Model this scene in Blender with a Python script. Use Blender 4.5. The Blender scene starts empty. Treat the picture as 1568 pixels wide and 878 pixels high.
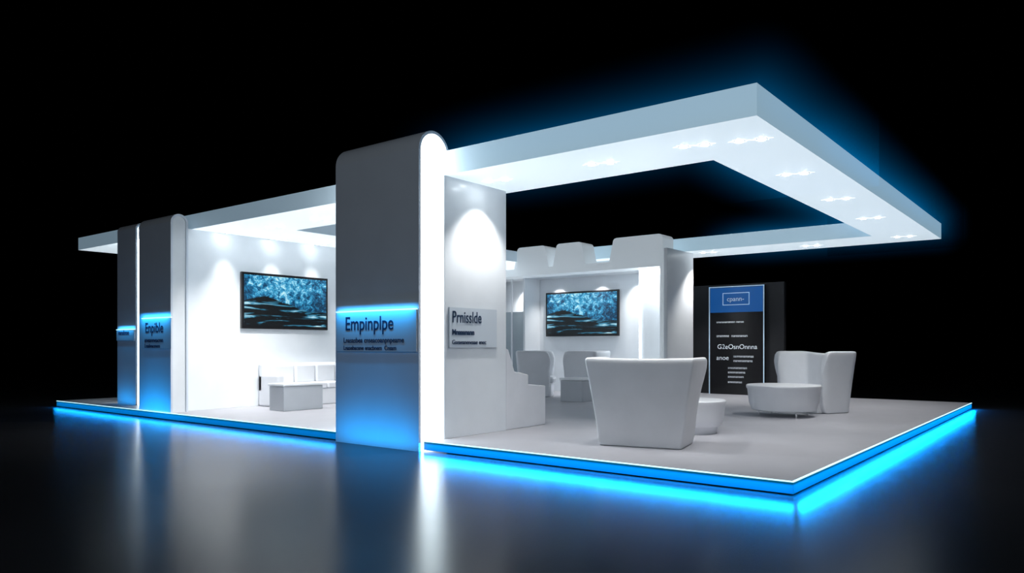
import bpy, bmesh, math, random
from mathutils import Vector, Matrix
random.seed(4)
S=bpy.context.scene
C=S.collection
S.view_settings.view_transform='Standard'
S.view_settings.look='None'

# ---------------------------------------------------------------- materials
def mat(name, col, rough=.5, spec=.5, metal=0, emis=None, es=0, noise=0, coat=0, alpha=1):
    m=bpy.data.materials.new(name); m.use_nodes=True
    nt=m.node_tree; b=nt.nodes['Principled BSDF']
    b.inputs['Base Color'].default_value=(*col,1)
    b.inputs['Roughness'].default_value=rough
    b.inputs['Specular IOR Level'].default_value=spec
    b.inputs['Metallic'].default_value=metal
    b.inputs['Coat Weight'].default_value=coat
    b.inputs['Coat Roughness'].default_value=.08
    b.inputs['Alpha'].default_value=alpha
    if emis:
        b.inputs['Emission Color'].default_value=(*emis,1)
        b.inputs['Emission Strength'].default_value=es
    if noise:
        tc=nt.nodes.new('ShaderNodeTexCoord'); n=nt.nodes.new('ShaderNodeTexNoise')
        n.inputs['Scale'].default_value=3; n.inputs['Detail'].default_value=4
        nt.links.new(tc.outputs['Object'],n.inputs['Vector'])
        r=nt.nodes.new('ShaderNodeValToRGB')
        r.color_ramp.elements[0].position=.3; r.color_ramp.elements[1].position=.7
        r.color_ramp.elements[0].color=(*[c*(1-noise) for c in col],1)
        r.color_ramp.elements[1].color=(*[min(1,c*(1+noise)) for c in col],1)
        nt.links.new(n.outputs['Fac'],r.inputs['Fac'])
        nt.links.new(r.outputs['Color'],b.inputs['Base Color'])
    return m
M_white=mat('white_lacquer',(.84,.87,.90),.35,.5,noise=.02)
M_wall=mat('white_wall',(.86,.90,.94),.3,.5,noise=.02,coat=.3)
M_uph=mat('white_leather',(.80,.82,.86),.45,.4,noise=.03)
M_plat=mat('platform_laminate',(.45,.45,.49),.42,.4,noise=.03)
M_canF=mat('canopy_fascia_glow',(.66,.76,.84),.4,.4,emis=(.50,.76,.92),es=.42)  # emission added to the fascia in place of light falling on it
M_canU=mat('canopy_underside_glow',(.85,.88,.9),.4,.4,emis=(.78,.92,1),es=.66)  # underside made to glow, standing in for bounced downlight
M_canFL=mat('canopy_fascia_glow_left',(.64,.70,.76),.4,.4,emis=(.48,.72,.9),es=.22)  # left fascia: weaker added emission, also standing in for light
M_canUL=mat('canopy_underside_glow_left',(.85,.88,.9),.4,.4,emis=(.80,.93,1),es=.68)  # left underside: bounced light put in as emission
M_pyl=mat('pylon_satin',(.70,.76,.84),.38,.5,noise=.02)
M_glow=mat('led_diffuser',(.9,.95,1),.4,.3,emis=(.82,.95,1),es=6.5)
M_lamp=mat('downlight_lens',(1,1,1),.4,.3,emis=(.9,.97,1),es=34)
M_edge=mat('platform_edge_led',(.8,.95,1),.4,.3,emis=(.55,.92,1),es=1.3)
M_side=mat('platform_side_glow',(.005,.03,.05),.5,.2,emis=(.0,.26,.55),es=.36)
M_black=mat('black_plastic',(.01,.01,.012),.25,.5)
M_dark=mat('dark_board',(.018,.019,.022),.45,.4,noise=.1)
M_text=mat('navy_print',(.02,.045,.10),.5,.3)
M_textw=mat('white_print',(.7,.75,.8),.5,.3,emis=(.7,.85,1),es=.12)
M_sign=mat('acrylic_sign',(.72,.79,.86),.25,.5,coat=.5)
M_metal=mat('chrome',(.7,.72,.75),.15,.5,metal=1)
M_frame=mat('light_frame',(.6,.75,.9),.4,.4,emis=(.5,.75,1),es=.2)
M_glass=mat('frosted_glass',(.42,.50,.55),.25,.5,alpha=.75)
M_pav=mat('pavilion_lacquer_glow',(.82,.85,.88),.35,.5,emis=(.8,.92,1),es=.26)  # white lacquer with emission added so it looks lit

def floor_mat():
    m=bpy.data.materials.new('polished_dark_floor'); m.use_nodes=True
    nt=m.node_tree; b=nt.nodes['Principled BSDF']
    tc=nt.nodes.new('ShaderNodeTexCoord'); n=nt.nodes.new('ShaderNodeTexNoise')
    n.inputs['Scale'].default_value=.7; n.inputs['Detail'].default_value=5
    nt.links.new(tc.outputs['Object'],n.inputs['Vector'])
    r=nt.nodes.new('ShaderNodeValToRGB')
    r.color_ramp.elements[0].color=(.018,.019,.022,1); r.color_ramp.elements[1].color=(.025,.027,.031,1)
    nt.links.new(n.outputs['Fac'],r.inputs['Fac']); nt.links.new(r.outputs['Color'],b.inputs['Base Color'])
    mr=nt.nodes.new('ShaderNodeMapRange'); mr.inputs['To Min'].default_value=.22; mr.inputs['To Max'].default_value=.27
    nt.links.new(n.outputs['Fac'],mr.inputs['Value']); nt.links.new(mr.outputs['Result'],b.inputs['Roughness'])
    b.inputs['Specular IOR Level'].default_value=.09
    return m
M_floor=floor_mat()

def screen_mat():
    m=bpy.data.materials.new('tv_picture'); m.use_nodes=True
    nt=m.node_tree; L=nt.links.new; N=nt.nodes.new
    b=nt.nodes['Principled BSDF']; b.inputs['Base Color'].default_value=(.01,.01,.01,1); b.inputs['Roughness'].default_value=.2
    tc=N('ShaderNodeTexCoord'); sx=N('ShaderNodeSeparateXYZ'); L(tc.outputs['Generated'],sx.inputs[0])
    def math_(op,a,bb=None,c=None):
        n=N('ShaderNodeMath'); n.operation=op
        for i,v in enumerate((a,bb,c)):
            if v is None: continue
            if isinstance(v,(int,float)): n.inputs[i].default_value=v
            else: L(v,n.inputs[i])
        return n.outputs[0]
    def ramp(fac,stops):
        r=N('ShaderNodeValToRGB'); e=r.color_ramp.elements
        e[0].position=stops[0][0]; e[0].color=(*stops[0][1],1); e[1].position=stops[-1][0]; e[1].color=(*stops[-1][1],1)
        for p,c in stops[1:-1]: x=e.new(p); x.color=(*c,1)
        L(fac,r.inputs['Fac']); return r.outputs['Color']
    def noise(scale,rot,sc,detail,rough,dist):
        mp=N('ShaderNodeMapping'); mp.inputs['Scale'].default_value=scale; mp.inputs['Rotation'].default_value=(0,rot,0)
        L(tc.outputs['Generated'],mp.inputs[0])
        n=N('ShaderNodeTexNoise'); n.inputs['Scale'].default_value=sc; n.inputs['Detail'].default_value=detail
        n.inputs['Roughness'].default_value=rough; n.inputs['Distortion'].default_value=dist
        L(mp.outputs[0],n.inputs['Vector']); return n.outputs['Fac']
    X,Z=sx.outputs['X'],sx.outputs['Z']
    frost=noise((3.4,1,2.0),.5,4.2,13,.82,.5)
    fr=math_('MULTIPLY_ADD',math_('ABSOLUTE',math_('SUBTRACT',X,.45)),-.16,math_('MULTIPLY_ADD',Z,.10,frost))
    top=ramp(fr,((.45,(0,.03,.08)),(.52,(.01,.17,.38)),(.58,(.05,.48,.80)),(.64,(.6,.95,1))))
    # black hill ridge: peak left of centre, falls to the right, with a second low ridge
    def smooth(a,b_):
        mr=N('ShaderNodeMapRange'); mr.inputs['From Min'].default_value=0; mr.inputs['From Max'].default_value=b_; L(a,mr.inputs['Value']); return mr.outputs[0]
    wig=noise((1,1,.3),0,6.0,5,.6,.3)
    w_=math_('MULTIPLY_ADD',wig,.16,-.08)
    ridge=math_('ADD',math_('MULTIPLY_ADD',math_('ABSOLUTE',math_('SUBTRACT',X,.22)),-.55,.60),w_)
    ridge2=math_('ADD',math_('MULTIPLY_ADD',X,.55,-.10),w_)
    hill=math_('MAXIMUM',ridge,math_('MINIMUM',ridge2,.30))
    up=smooth(math_('SUBTRACT',Z,hill),.02)
    # pale water streaks in the lower half
    st=noise((1.0,1,5.5),-.35,1.9,7,.6,.7)
    low=ramp(st,((.53,(.0,.002,.004)),(.58,(.03,.26,.44)),(.66,(.6,.92,1))))
    mx=N('ShaderNodeMix'); mx.data_type='RGBA'; L(up,mx.inputs['Factor']); L(low,mx.inputs['A']); L(top,mx.inputs['B'])
    L(mx.outputs['Result'],b.inputs['Emission Color']); b.inputs['Emission Strength'].default_value=.95
    return m
M_screen=screen_mat()

# ---------------------------------------------------------------- helpers
def empty(name,loc=(0,0,0),rz=0):
    o=bpy.data.objects.new(name,None); o.location=loc; o.rotation_euler=(0,0,rz); o.empty_display_size=.2
    C.objects.link(o); return o
def link(name,me,mats,parent=None,smooth=False):
    o=bpy.data.objects.new(name,me); C.objects.link(o)
    for m in (mats if isinstance(mats,(list,tuple)) else [mats]): me.materials.append(m)
    if parent: o.parent=parent
    if smooth:
        for p in me.polygons: p.use_smooth=True
    return o
def box(name,x0,x1,y0,y1,z0,z1,m,parent=None,bevel=0,seg=3,down=None):
    bm=bmesh.new()
    bmesh.ops.create_cube(bm,size=1)
    for v in bm.verts:
        v.co=Vector((x0+(x1-x0)*(v.co.x+.5), y0+(y1-y0)*(v.co.y+.5), z0+(z1-z0)*(v.co.z+.5)))
    if down is not None:
        for f in bm.faces:
            if f.normal.z<-.5: f.material_index=1
    me=bpy.data.meshes.new(name); bm.to_mesh(me); bm.free()
    o=link(name,me,[m]+([down] if down is not None else []),parent)
    if bevel:
        b=o.modifiers.new('bevel','BEVEL'); b.width=bevel; b.segments=seg; b.limit_method='ANGLE'
        for p in me.polygons: p.use_smooth=True
        w=o.modifiers.new('wn','WEIGHTED_NORMAL'); w.keep_sharp=True
    return o
def prism(name,pts,axis,a0,a1,m,parent=None,bevel=0,seg=3):
    """pts in the plane perpendicular to axis: axis X -> (y,z); axis Y -> (x,z); axis Z -> (x,y)"""
    def P(p,a):
        return {'X':(a,p[0],p[1]),'Y':(p[0],a,p[1]),'Z':(p[0],p[1],a)}[axis]
    bm=bmesh.new()
    A=[bm.verts.new(P(p,a0)) for p in pts]; B=[bm.verts.new(P(p,a1)) for p in pts]
    n=len(pts)
    bm.faces.new(A); bm.faces.new(B[::-1])
    for i in range(n):
        bm.faces.new([A[i],B[i],B[(i+1)%n],A[(i+1)%n]])
    bmesh.ops.recalc_face_normals(bm,faces=bm.faces[:])
    me=bpy.data.meshes.new(name); bm.to_mesh(me); bm.free()
    o=link(name,me,m,parent)
    if bevel:
        b=o.modifiers.new('bevel','BEVEL'); b.width=bevel; b.segments=seg; b.limit_method='ANGLE'; b.angle_limit=math.radians(35)
    for p in me.polygons: p.use_smooth=True
    e=o.modifiers.new('wn','WEIGHTED_NORMAL'); e.keep_sharp=True
    if not bevel:
        me.set_sharp_from_angle(angle=math.radians(35))
    return o
def lathe(name,prof,m,parent=None,loc=(0,0,0),seg=64,sx=1,sy=1):
    bm=bmesh.new(); rings=[]
    for (r,z) in prof:
        rings.append([bm.verts.new((max(r,1e-4)*math.cos(2*math.pi*i/seg)*sx,max(r,1e-4)*math.sin(2*math.pi*i/seg)*sy,z)) for i in range(seg)])
    for a,b in zip(rings,rings[1:]):
        for i in range(seg): bm.faces.new([a[i],a[(i+1)%seg],b[(i+1)%seg],b[i]])
    bm.faces.new(rings[0][::-1]); bm.faces.new(rings[-1])
    me=bpy.data.meshes.new(name); bm.to_mesh(me); bm.free()
    o=link(name,me,m,parent,True); o.location=loc
    me.set_sharp_from_angle(angle=math.radians(40))
    return o
def text(name,s,size,loc,rot,m,parent=None,ex=.002,sx=1,off=0):
    c=bpy.data.curves.new(name,'FONT'); c.body=s; c.size=size; c.extrude=ex; c.offset=off
    o=bpy.data.objects.new(name,c); C.objects.link(o); o.location=loc; o.rotation_euler=rot; o.scale=(sx,1,1)
    c.materials.append(m)
    if parent: o.parent=parent
    return o
def aim(o,d):
    o.rotation_euler=Vector(d).to_track_quat('-Z','Y').to_euler()
def area(name,loc,d,sx,sy,power,col,parent=None,spread=180):
    l=bpy.data.lights.new(name,'AREA'); l.shape='RECTANGLE'; l.size=sx; l.size_y=sy; l.energy=power; l.color=col; l.spread=math.radians(spread)
    o=bpy.data.objects.new(name,l); C.objects.link(o); o.location=loc; aim(o,d)
    if parent: o.parent=parent
    return o
def spot(name,loc,d,power,angle,col=(1,.98,.96),blend=.6,parent=None,r=.03):
    l=bpy.data.lights.new(name,'SPOT'); l.energy=power; l.spot_size=math.radians(angle); l.spot_blend=blend; l.color=col; l.shadow_soft_size=r
    o=bpy.data.objects.new(name,l); C.objects.link(o); o.location=loc; aim(o,d)
    if parent: o.parent=parent
    return o

# ---------------------------------------------------------------- floor
box('floor',-45,30,-25,45,-.2,0,M_floor)

# ---------------------------------------------------------------- platform
PT=.12
pf=empty('exhibition_platform')
PX0,PX1=-5.70,-4.19
prism('deck',[(-14.5,0),(PX0,0),(PX0,.44),(PX1,.44),(PX1,0),(0,0),(0,10.67),(-14.5,10.67)],'Z',.02,PT,M_plat,pf)
SK=.012
box('side_front_a',-14.5,PX0,-SK,0,.015,PT-.010,M_side,pf)
box('side_front_b',PX1,SK,-SK,0,.015,PT-.010,M_side,pf)
box('side_right',0,SK,0,10.67,.015,PT-.010,M_side,pf)
box('side_left',-14.5-SK,-14.5,0,10.67,.015,PT-.010,M_side,pf)
box('edge_led_front_a',-14.5,PX0,-SK-.004,-.0035,PT-.010,PT,M_edge,pf)
box('edge_led_front_b',PX1,SK,-SK-.004,-.0035,PT-.010,PT,M_edge,pf)
box('edge_led_right',.0015,SK+.004,0,10.67,PT-.010,PT,M_edge,pf)
BL=(.0,.24,.80)
def strip(name,loc,rot,sx,sy,p):
    o=area(name,loc,(0,0,-1),sx,sy,p,BL,pf); o.rotation_euler=rot
strip('led_underglow_front_a',(-10.1,-.06,.10),(math.radians(-8),0,0),8.76,.05,75)
strip('led_underglow_front_b',(-2.07,-.06,.10),(math.radians(-8),0,0),4.2,.05,115)
strip('led_underglow_right',(.06,5.33,.10),(0,math.radians(-8),0),.05,10.67,270)

# ---------------------------------------------------------------- canopy
ZB,ZT=3.236,3.523
cn=empty('canopy')
YF,YB=.27,9.89
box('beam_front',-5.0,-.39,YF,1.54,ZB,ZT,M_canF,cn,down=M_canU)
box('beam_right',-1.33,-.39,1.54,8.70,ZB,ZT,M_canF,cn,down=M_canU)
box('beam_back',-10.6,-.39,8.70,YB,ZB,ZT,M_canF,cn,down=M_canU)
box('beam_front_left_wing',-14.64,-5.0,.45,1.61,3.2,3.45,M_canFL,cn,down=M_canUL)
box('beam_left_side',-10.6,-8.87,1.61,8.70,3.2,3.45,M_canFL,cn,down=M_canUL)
M_flare=mat('star_flare_glow',(1,1,1),.2,.5,emis=(.9,.97,1),es=1.1)  # glowing star shape imitating lens flare around a downlight
def downlight(x,y,z,power=55,d=(0,0,-1),ang=95,col=(1,.98,.95),blend=.7):
    for k,(dx,dy) in enumerate(((-.10,-.03),(.10,.03))):
        lathe('downlight_lens',[(.0,-.012),(.040,-.012),(.044,0)],M_lamp,cn,(x+dx,y+dy,z),24)
        lathe('downlight_ring',[(.045,-.008),(.056,-.008),(.060,0)],M_white,cn,(x+dx,y+dy,z+.001),24)
        pts=[]
        for j in range(16):
            a=math.pi*2*j/16+.2; r=(.11 if j%4==0 else .085) if j%2==0 else .055
            pts.append((r*math.cos(a),r*math.sin(a)))
        s=prism('star_flare',pts,'Z',-.004,0,M_flare,cn); s.location=(x+dx,y+dy,z)  # modelled flare, not a part of the fitting
    spot('downlight_lamp',(x,y,z-.03),d,power,ang,col,blend,cn)
for (x,y,p) in ((-3.80,.85,150),(-2.36,.9,85),(-1.24,.85,70),(-.72,1.0,60),(-.84,2.74,105),(-.86,4.64,120),(-.88,6.57,120),(-.88,9.1,100),(-2.6,9.35,120),(-4.67,9.1,200)):
    downlight(x,y,ZB,p)
for (x,y) in ((-9.88,1.04),(-9.88,2.0),(-9.88,2.9),(-9.88,3.9)):
    downlight(x,y,3.2,75,(-.05,0,-1),62,blend=1)
for (x,y) in ((-8.8,1.15),(-7.6,1.15)):
    downlight(x,y,3.2,240,ang=125)

# bloom imitated by a self-emitting volume, fading with distance from the canopy rim
def bloom_mat():
    m=bpy.data.materials.new('rim_bloom_volume'); m.use_nodes=True
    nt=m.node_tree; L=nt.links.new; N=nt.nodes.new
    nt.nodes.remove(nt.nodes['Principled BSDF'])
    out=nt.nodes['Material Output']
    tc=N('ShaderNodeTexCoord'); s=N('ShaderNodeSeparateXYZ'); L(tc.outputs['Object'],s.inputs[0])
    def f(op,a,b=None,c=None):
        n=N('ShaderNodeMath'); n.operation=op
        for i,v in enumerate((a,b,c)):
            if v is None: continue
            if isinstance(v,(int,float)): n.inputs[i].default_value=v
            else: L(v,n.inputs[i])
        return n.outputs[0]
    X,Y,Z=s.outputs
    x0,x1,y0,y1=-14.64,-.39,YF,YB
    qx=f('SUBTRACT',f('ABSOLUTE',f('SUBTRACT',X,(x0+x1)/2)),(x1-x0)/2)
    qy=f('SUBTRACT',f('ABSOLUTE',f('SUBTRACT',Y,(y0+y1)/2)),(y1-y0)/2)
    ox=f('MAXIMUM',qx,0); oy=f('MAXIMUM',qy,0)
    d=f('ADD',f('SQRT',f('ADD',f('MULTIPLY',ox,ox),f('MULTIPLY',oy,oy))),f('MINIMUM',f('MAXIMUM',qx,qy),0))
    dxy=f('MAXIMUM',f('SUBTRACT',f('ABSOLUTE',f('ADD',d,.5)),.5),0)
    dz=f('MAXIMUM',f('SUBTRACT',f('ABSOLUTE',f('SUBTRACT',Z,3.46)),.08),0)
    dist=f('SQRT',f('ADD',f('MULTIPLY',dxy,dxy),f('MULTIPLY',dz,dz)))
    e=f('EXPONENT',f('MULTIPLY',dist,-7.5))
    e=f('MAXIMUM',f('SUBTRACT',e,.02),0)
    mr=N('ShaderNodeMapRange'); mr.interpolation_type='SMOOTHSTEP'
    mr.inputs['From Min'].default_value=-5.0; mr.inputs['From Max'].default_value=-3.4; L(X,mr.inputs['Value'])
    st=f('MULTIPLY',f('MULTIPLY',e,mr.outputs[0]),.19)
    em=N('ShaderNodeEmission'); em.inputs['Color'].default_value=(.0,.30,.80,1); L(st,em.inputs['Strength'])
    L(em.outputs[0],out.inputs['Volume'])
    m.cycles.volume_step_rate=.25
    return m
M_bloom=bloom_mat()
box('rim_bloom_front',-5.0,.2,-.30,2.1,2.85,4.08,M_bloom,cn)
box('rim_bloom_right',-1.95,.2,2.1,8.1,2.85,4.08,M_bloom,cn)
box('rim_bloom_back',-5.0,.2,8.1,10.45,2.85,4.08,M_bloom,cn)

# ---------------------------------------------------------------- pylons
def pylon(name,x0,x1,y0,y1,z0,ztop,glow=True):
    e=empty(name); th=.035
    R=(y1-y0)/2
    def prof(off):
        yc=(y0+y1)/2; rr=R-off; zc=ztop-R
        p=[(y0+off,z0)]
        for k in range(0,25):
            a=math.pi-math.pi*k/24
            p.append((yc+rr*math.cos(a),zc+rr*math.sin(a)))
        p.append((y1-off,z0)); return p
    o1=prof(0); i1=prof(th)
    prism('shell',o1+i1[::-1],'X',x0,x1,M_pyl,e)
    prism('led_core',i1,'X',x0+.02,x1-.02,M_glow if glow else M_white,e)
    return e
p1=pylon('illuminated_pylon',-5.69,-4.2,-.08,.43,0,3.75)
p2=pylon('illuminated_pylon.001',-11.08,-10.0,0.0,.30,PT,3.40,False)
p3=pylon('illuminated_pylon.002',-12.78,-12.05,.40,.62,PT,3.50)
R90=math.pi/2
def sign(parent,x0,x1,y,z0,z1,title,ts,lines,tx=.88):
    box('sign_panel',x0,x1,y-.022,y-.004,z0,z1,M_sign,parent)
    box('sign_top_led',x0,x1,y-.03,y-.002,z1,z1+.012,M_edge,parent)
    w=x1-x0
    text('sign_title',title,ts,(x0+w*.12,y-.026,z1-(z1-z0)*.46),(R90,0,0),M_text,parent,off=.001,sx=tx)
    for k,(zz,s,sz) in enumerate(lines):
        text('sign_line',s,sz,(x0+w*.10,y-.026,z0+zz),(R90,0,0),M_text,parent,off=.001)
sign(p1,-5.65,-4.22,-.08,1.15,1.64,'Empinplpe',.24,((.11,'Lnasasbea cnseacoanpnpeame',.09),(.02,'Lnasebacene enacbnem  Cnsam',.075)))
sign(p2,-10.93,-9.95,0,1.17,1.68,'Enpible',.24,((.11,'eneanmeacmn',.11),(.02,'Lnsabnacenem',.09)))
sign(p3,-12.77,-12.06,.40,1.32,1.52,'nanabnse',.13,())
area('blue_wash_top',(-4.94,-.19,1.68),(0,.45,-1),1.4,.02,4.5,(.02,.42,1),p1)
area('blue_wash_base',(-4.94,-.36,.03),(0,.45,1),1.45,.06,6,(.0,.38,1),p1)
area('blue_wash_top',(-10.5,-.11,1.74),(0,.45,-1),1.0,.02,3.6,(.02,.42,1),p2)
area('blue_wash_base',(-10.5,-.30,.03),(0,.5,1),1.05,.06,7,(.0,.38,1),p2)
area('blue_wash_top',(-12.4,.33,1.58),(0,.35,-1),.6,.02,1.4,(.02,.42,1),p3)
area('blue_wash_base',(-12.4,.2,.15),(0,.45,1),.7,.06,1.5,(.0,.38,1),p3)

# ---------------------------------------------------------------- walls
wf=empty('wall_front')
box('panel',-4.36,-4.11,.25,1.42,PT,ZB,M_wall,wf,bevel=.006)
box('sign_glass',-4.108,-4.09,.32,1.20,1.20,1.68,M_sign,wf)
text('sign_title','Prnisslde',.20,(-4.086,.36,1.50),(R90,0,R90),M_text,wf,off=.001,sx=.75)
text('sign_line','Mnaaanann',.09,(-4.086,.36,1.355),(R90,0,R90),M_text,wf,off=.003)
text('sign_line','Gseaeaneneaae enec',.075,(-4.086,.36,1.24),(R90,0,R90),M_text,wf,off=.001)
box('wall_left',-10.4,-10.15,.31,8.9,PT,3.2,M_wall,bevel=.004)
box('wall_back',-10.15,-5.1,8.9,9.1,PT,3.2,M_wall)

# ---------------------------------------------------------------- pavilion
pv=empty('meeting_pavilion')
def rtrap(x0,x1,z0,z1,sl,r=.13,sr=None):
    if sr is None: sr=sl
    pts=[(x0,z0)]
    for k in range(7):
        a=math.pi-(math.pi/2)*k/6
        pts.append((x0+sl+r+r*math.cos(a),z1-r+r*math.sin(a)))
    for k in range(7):
        a=math.pi/2-(math.pi/2)*k/6
        pts.append((x1-sr-r+r*math.cos(a),z1-r+r*math.sin(a)))
    pts.append((x1,z0)); return pts
prof=[(-10.14,2.86)]
for (a,b) in ((-10.14,-9.22),(-8.96,-7.96),(-7.84,-6.97),(-6.36,-5.1)):
    prof+=rtrap(a,b,3.03,3.53,.09,.09,.0 if b==-5.1 else .09)
prof+=[(-5.1,2.86)]
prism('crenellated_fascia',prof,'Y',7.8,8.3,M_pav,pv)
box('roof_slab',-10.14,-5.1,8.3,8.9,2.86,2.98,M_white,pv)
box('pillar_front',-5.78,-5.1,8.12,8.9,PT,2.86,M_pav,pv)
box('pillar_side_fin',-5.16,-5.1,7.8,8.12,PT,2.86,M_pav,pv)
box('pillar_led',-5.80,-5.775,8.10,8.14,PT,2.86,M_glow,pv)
box('end_wall',-5.1,-5.02,7.86,9.1,PT,ZB,M_white,pv)
box('partition_glass',-9.8,-9.05,8.3,8.34,PT,2.05,M_glass,pv)
box('partition_post',-9.05,-9.0,8.28,8.9,PT,2.86,M_white,pv)
box('partition_post_b',-9.42,-9.39,8.27,8.3,PT,2.86,M_white,pv)
box('partition_pillar',-10.14,-9.8,8.1,8.5,PT,2.86,M_white,pv)
for x in (-9.4,-8.4,-7.2,-6.2):
    spot('pavilion_downlight',(x,8.62,2.84),(0,.08,-1),90,95,blend=1,parent=pv)
area('pillar_wash',(-5.47,7.98,2.83),(0,.3,-1),.5,.1,20,(.9,.96,1),pv)

# ---------------------------------------------------------------- televisions
def tv(name,loc,rz,w,h):
    e=empty(name,loc,rz)
    box('bezel',-w/2,w/2,-.07,-.01,0,h,M_black,e,bevel=.008)
    box('screen',-w/2+.045,w/2-.045,-.074,-.069,.06,h-.045,M_screen,e)
    box('wall_bracket',-.3,.3,-.01,0,h*.3,h*.7,M_black,e)
tv('wall_mounted_television',(-10.15,2.29,1.53),R90,1.89,1.02)
tv('wall_mounted_television.001',(-7.75,8.9,1.45),0,2.05,1.07)

# ---------------------------------------------------------------- furniture
def armchair(name,loc,yaw,w0=.42,w1=.56,d0=.36,d1=.43,H=.97,dip=.02,yt=.40,ym=.22,yb=.33,sc=1,rad=.15,tb=.085):
    e=empty(name,loc,yaw); e.scale=(sc,sc,sc)
    hs=[0,.02,.3,.6,.78,.9,.97,1]
    def lerp(a,b,t): return a+(b-a)*t
    def pth(h,off):
        t=h**1.2
        w=lerp(w0,w1,t)-off; d=lerp(d0,d1,t)-off
        if h<.5: yf=lerp(yb,ym,(h/.5)**1.0)
        else: yf=lerp(ym,yt,math.sin((h-.5)/.5*math.pi/2))
        if h>.95: yf-=.05
        r=max(.03,rad-off*.6)
        q=[(w,yf),(w,yf*.5),(w,0),(w,-d*.45),(w,-d+r)]
        for k in (1,2):
            a=math.pi/2*k/3; q.append((w-r+r*math.cos(a),-d+r-r*math.sin(a)))
        q+=[(w-r,-d),(w*.4,-d),(0,-d)]
        return q+[(-x,y) for x,y in q[-2::-1]]
    loops=[]
    n=len(pth(0,0))
    for i in range(n):
        lp=[]
        for h in hs:
            x,y=pth(h,0 if h<1 else .02)[i]
            z=h*(H-dip*(1-min(1,(abs(x)/w1))**2)); lp.append((x,y,z))
        for h in hs[::-1]:
            th=lerp(.13,tb,h)
            x,y=pth(h,th if h<1 else th-.02)[i]
            z=h*(H-dip*(1-min(1,(abs(x)/w1))**2)); lp.append((x,y,z))
        loops.append(lp)
    bm=bmesh.new()
    V=[[bm.verts.new(p) for p in lp] for lp in loops]
    m=len(V[0])
    for a,b in zip(V,V[1:]):
        for j in range(m): bm.faces.new([a[j],a[(j+1)%m],b[(j+1)%m],b[j]])
    bm.faces.new(V[0][::-1]); bm.faces.new(V[-1])
    bmesh.ops.recalc_face_normals(bm,faces=bm.faces[:])
    me=bpy.data.meshes.new('shell'); bm.to_mesh(me); bm.free()
    o=link('shell',me,M_uph,e,True); s=o.modifiers.new('sub','SUBSURF'); s.levels=2; s.render_levels=2
    box('seat_base',-w0+.08,w0-.08,-d0+.1,yb-.0,0.0,.30,M_uph,e,bevel=.03)
    box('seat_cushion',-w0+.10,w0-.10,-d0+.1,yb+.05,.29,.44,M_uph,e,bevel=.06,seg=5)
    return e
armchair('wing_armchair',(-2.03,1.36,PT),math.radians(13),w0=.46,w1=.61,rad=.03,ym=.20,yt=.50,H=.975,dip=.012)
armchair('wing_armchair.001',(-1.83,6.85,PT),math.radians(152),w0=.50,w1=.60,dip=.05,H=1.02,tb=.12)
armchair('wing_armchair.002',(-7.72,7.05,PT),math.radians(-62),w0=.36,w1=.46,H=1.0,rad=.08)
armchair('wing_armchair.003',(-6.62,7.25,PT),math.radians(100),w0=.36,w1=.46,H=1.0,rad=.08)

def drum(name,loc,r,h,sy=1,legs=True):
    e=empty(name,loc)
    lathe('drum_top',[(0,.09),(r*.80,.09),(r*.86,.105),(r*.93,h*.45),(r*.97,h-.07),(r,h-.045),(r,h-.012),(r-.012,h),(0,h)],M_uph,e,sy=sy)
    if legs:
        for k in range(4):
            a=math.pi/4+k*math.pi/2
            lathe('leg',[(.012,0),(.012,.10)],M_metal,e,(r*.72*math.cos(a),r*.72*sy*math.sin(a),0),16)
    else:
        lathe('plinth',[(r*.70,0),(r*.74,.12)],M_uph,e,sy=sy)
    return e
drum('round_coffee_table',(-1.95,5.70,PT),.56,.49)
drum('round_coffee_table.001',(-2.10,2.72,PT),.40,.42,legs=False)

def boxtable(name,x0,x1,y0,y1,h):
    e=empty(name,((x0+x1)/2,(y0+y1)/2,PT)); w=(x1-x0)/2; d=(y1-y0)/2
    box('plinth',-w+.02,w-.02,-d+.02,d-.02,0,h-.045,M_tab,e,bevel=.008)
    box('table_top',-w,w,-d,d,h-.04,h,M_white,e,bevel=.01)
M_tab=mat('table_side_grey',(.50,.53,.57),.45,.4,noise=.03)
boxtable('cube_coffee_table',-9.20,-8.75,1.28,2.12,.46)
boxtable('cube_coffee_table.001',-6.5,-5.95,6.1,6.65,.46)

# bench sofa along left wall
sf=empty('bench_sofa',(-10.13,1.78,PT))
box('base',0.02,.60,0.02,2.95,0,.30,M_uph,sf,bevel=.02)
box('arm',0,.62,-.08,.06,0,.58,M_uph,sf,bevel=.04,seg=4)
box('arm_far',0,.62,2.92,3.06,0,.58,M_uph,sf,bevel=.04,seg=4)
box('backrest',0,.14,-.08,3.0,.25,.78,M_uph,sf,bevel=.04,seg=4)
for k in range(6):
    y=.07+k*.475
    box('seat_cushion',.14,.62,y,y+.465,.30,.42,M_uph,sf,bevel=.035,seg=4)
    box('back_cushion',.11,.26,y,y+.465,.40,.76,M_uph,sf,bevel=.05,seg=4)

# stepped lounge seat behind the front wall
ss=empty('stepped_lounge_sofa')
prism('side_panel',[(1.44,PT),(2.33,PT),(2.33,.665),(1.93,.70),(1.93,.83),(1.63,.88),(1.50,1.17),(1.44,1.19)],'X',-4.27,-4.13,M_uph,ss,bevel=.015)
prism('body',[(1.44,PT),(2.30,PT),(2.30,.55),(1.80,.58),(1.62,.86),(1.50,1.15),(1.44,1.15)],'X',-5.4,-4.27,M_uph,ss,bevel=.015)
box('seat_cushion',-5.38,-4.29,1.76,2.32,.57,.64,M_uph,ss,bevel=.03)

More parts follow.
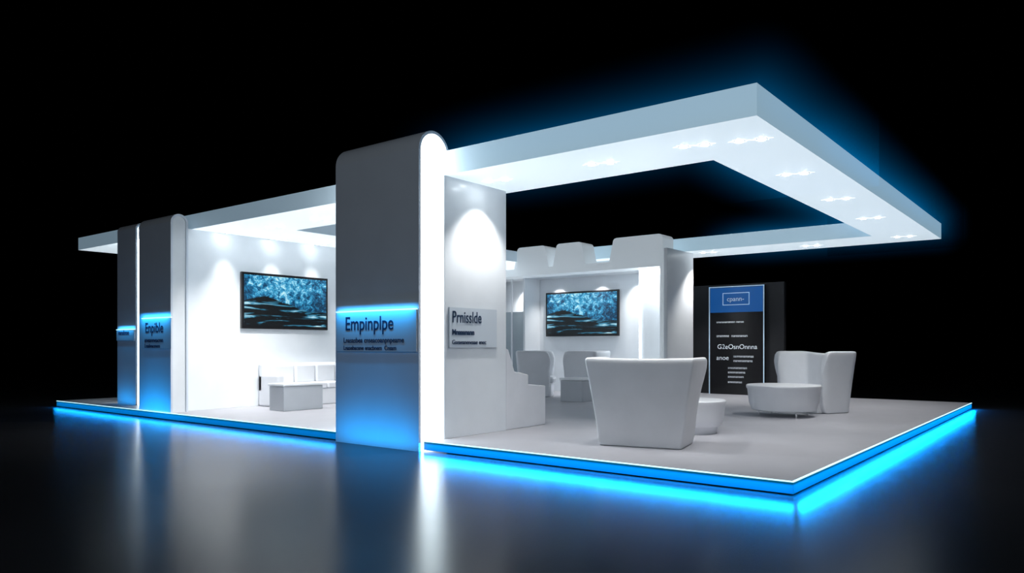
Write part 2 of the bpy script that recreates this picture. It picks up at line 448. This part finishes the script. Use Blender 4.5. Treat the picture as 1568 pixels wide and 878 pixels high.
# ---------------------------------------------------------------- information board
kx0,kx1=-5.13,-3.85; ky=10.2
kk=empty('information_board')
box('back_slab',-5.62,-3.45,10.3,10.42,PT,2.62,M_dark,kk)
box('board',kx0,kx1,ky,10.3,PT,2.57,M_black,kk)
for (n,a,b,c,d) in (('frame_l',kx0,kx0+.02,PT,2.57),('frame_r',kx1-.02,kx1,PT,2.57),('frame_t',kx0,kx1,2.55,2.57)):
    box(n,a,b,ky-.012,ky,c,d,M_frame,kk)
M_head=mat('blue_header',(.01,.05,.15),.4,.4,emis=(.006,.10,.38),es=.5)
box('header',kx0+.03,kx1-.03,ky-.008,ky,1.98,2.54,M_head,kk)
for (n,a,b,c,d) in (('logo_l',-4.80,-4.785,2.14,2.42),('logo_r',-4.195,-4.18,2.14,2.42),('logo_t',-4.80,-4.18,2.405,2.42),('logo_b',-4.80,-4.18,2.14,2.155)):
    box(n,a,b,ky-.014,ky-.008,c,d,M_frame,kk)
text('logo_text','cpann-',.15,(-4.70,ky-.016,2.23),(R90,0,0),M_textw,kk)
def tl(s,sz,x,z): text('print',s,sz,(x,ky-.006,z),(R90,0,0),M_textw,kk)
tl('ananananansan nanae',.075,-4.95,1.74)
tl('anannne  nanananan',.09,-4.95,1.42)
tl('G2eOsnOnnna',.15,-4.93,1.15)
tl('anoe',.15,-4.95,.90); tl('sannenananas',.085,-4.55,.96); tl('nanenaenana',.085,-4.55,.86)
for k,z in enumerate((.70,.60,.50,.38)): tl('anesnanaenan'[:12-k],.08,-4.68,z)

# ---------------------------------------------------------------- added fill light and world
area('front_fill',(5,-13,6.5),(-.5,.75,-.28),6,3,330,(.85,.93,1))  # unseen fill lamp added behind the camera to brighten front faces
w=bpy.data.worlds.new('hall_dark'); S.world=w; w.use_nodes=True
w.node_tree.nodes['Background'].inputs[0].default_value=(0,0,0,1)
w.node_tree.nodes['Background'].inputs[1].default_value=0

# ---------------------------------------------------------------- camera
cam=bpy.data.cameras.new('camera'); co=bpy.data.objects.new('camera',cam); C.objects.link(co)
co.location=(1.976,-6.211,1.22); co.rotation_euler=(R90,0,math.radians(38.13))
cam.sensor_width=36; cam.lens=26.38; cam.shift_y=.058; cam.clip_end=200
S.camera=co
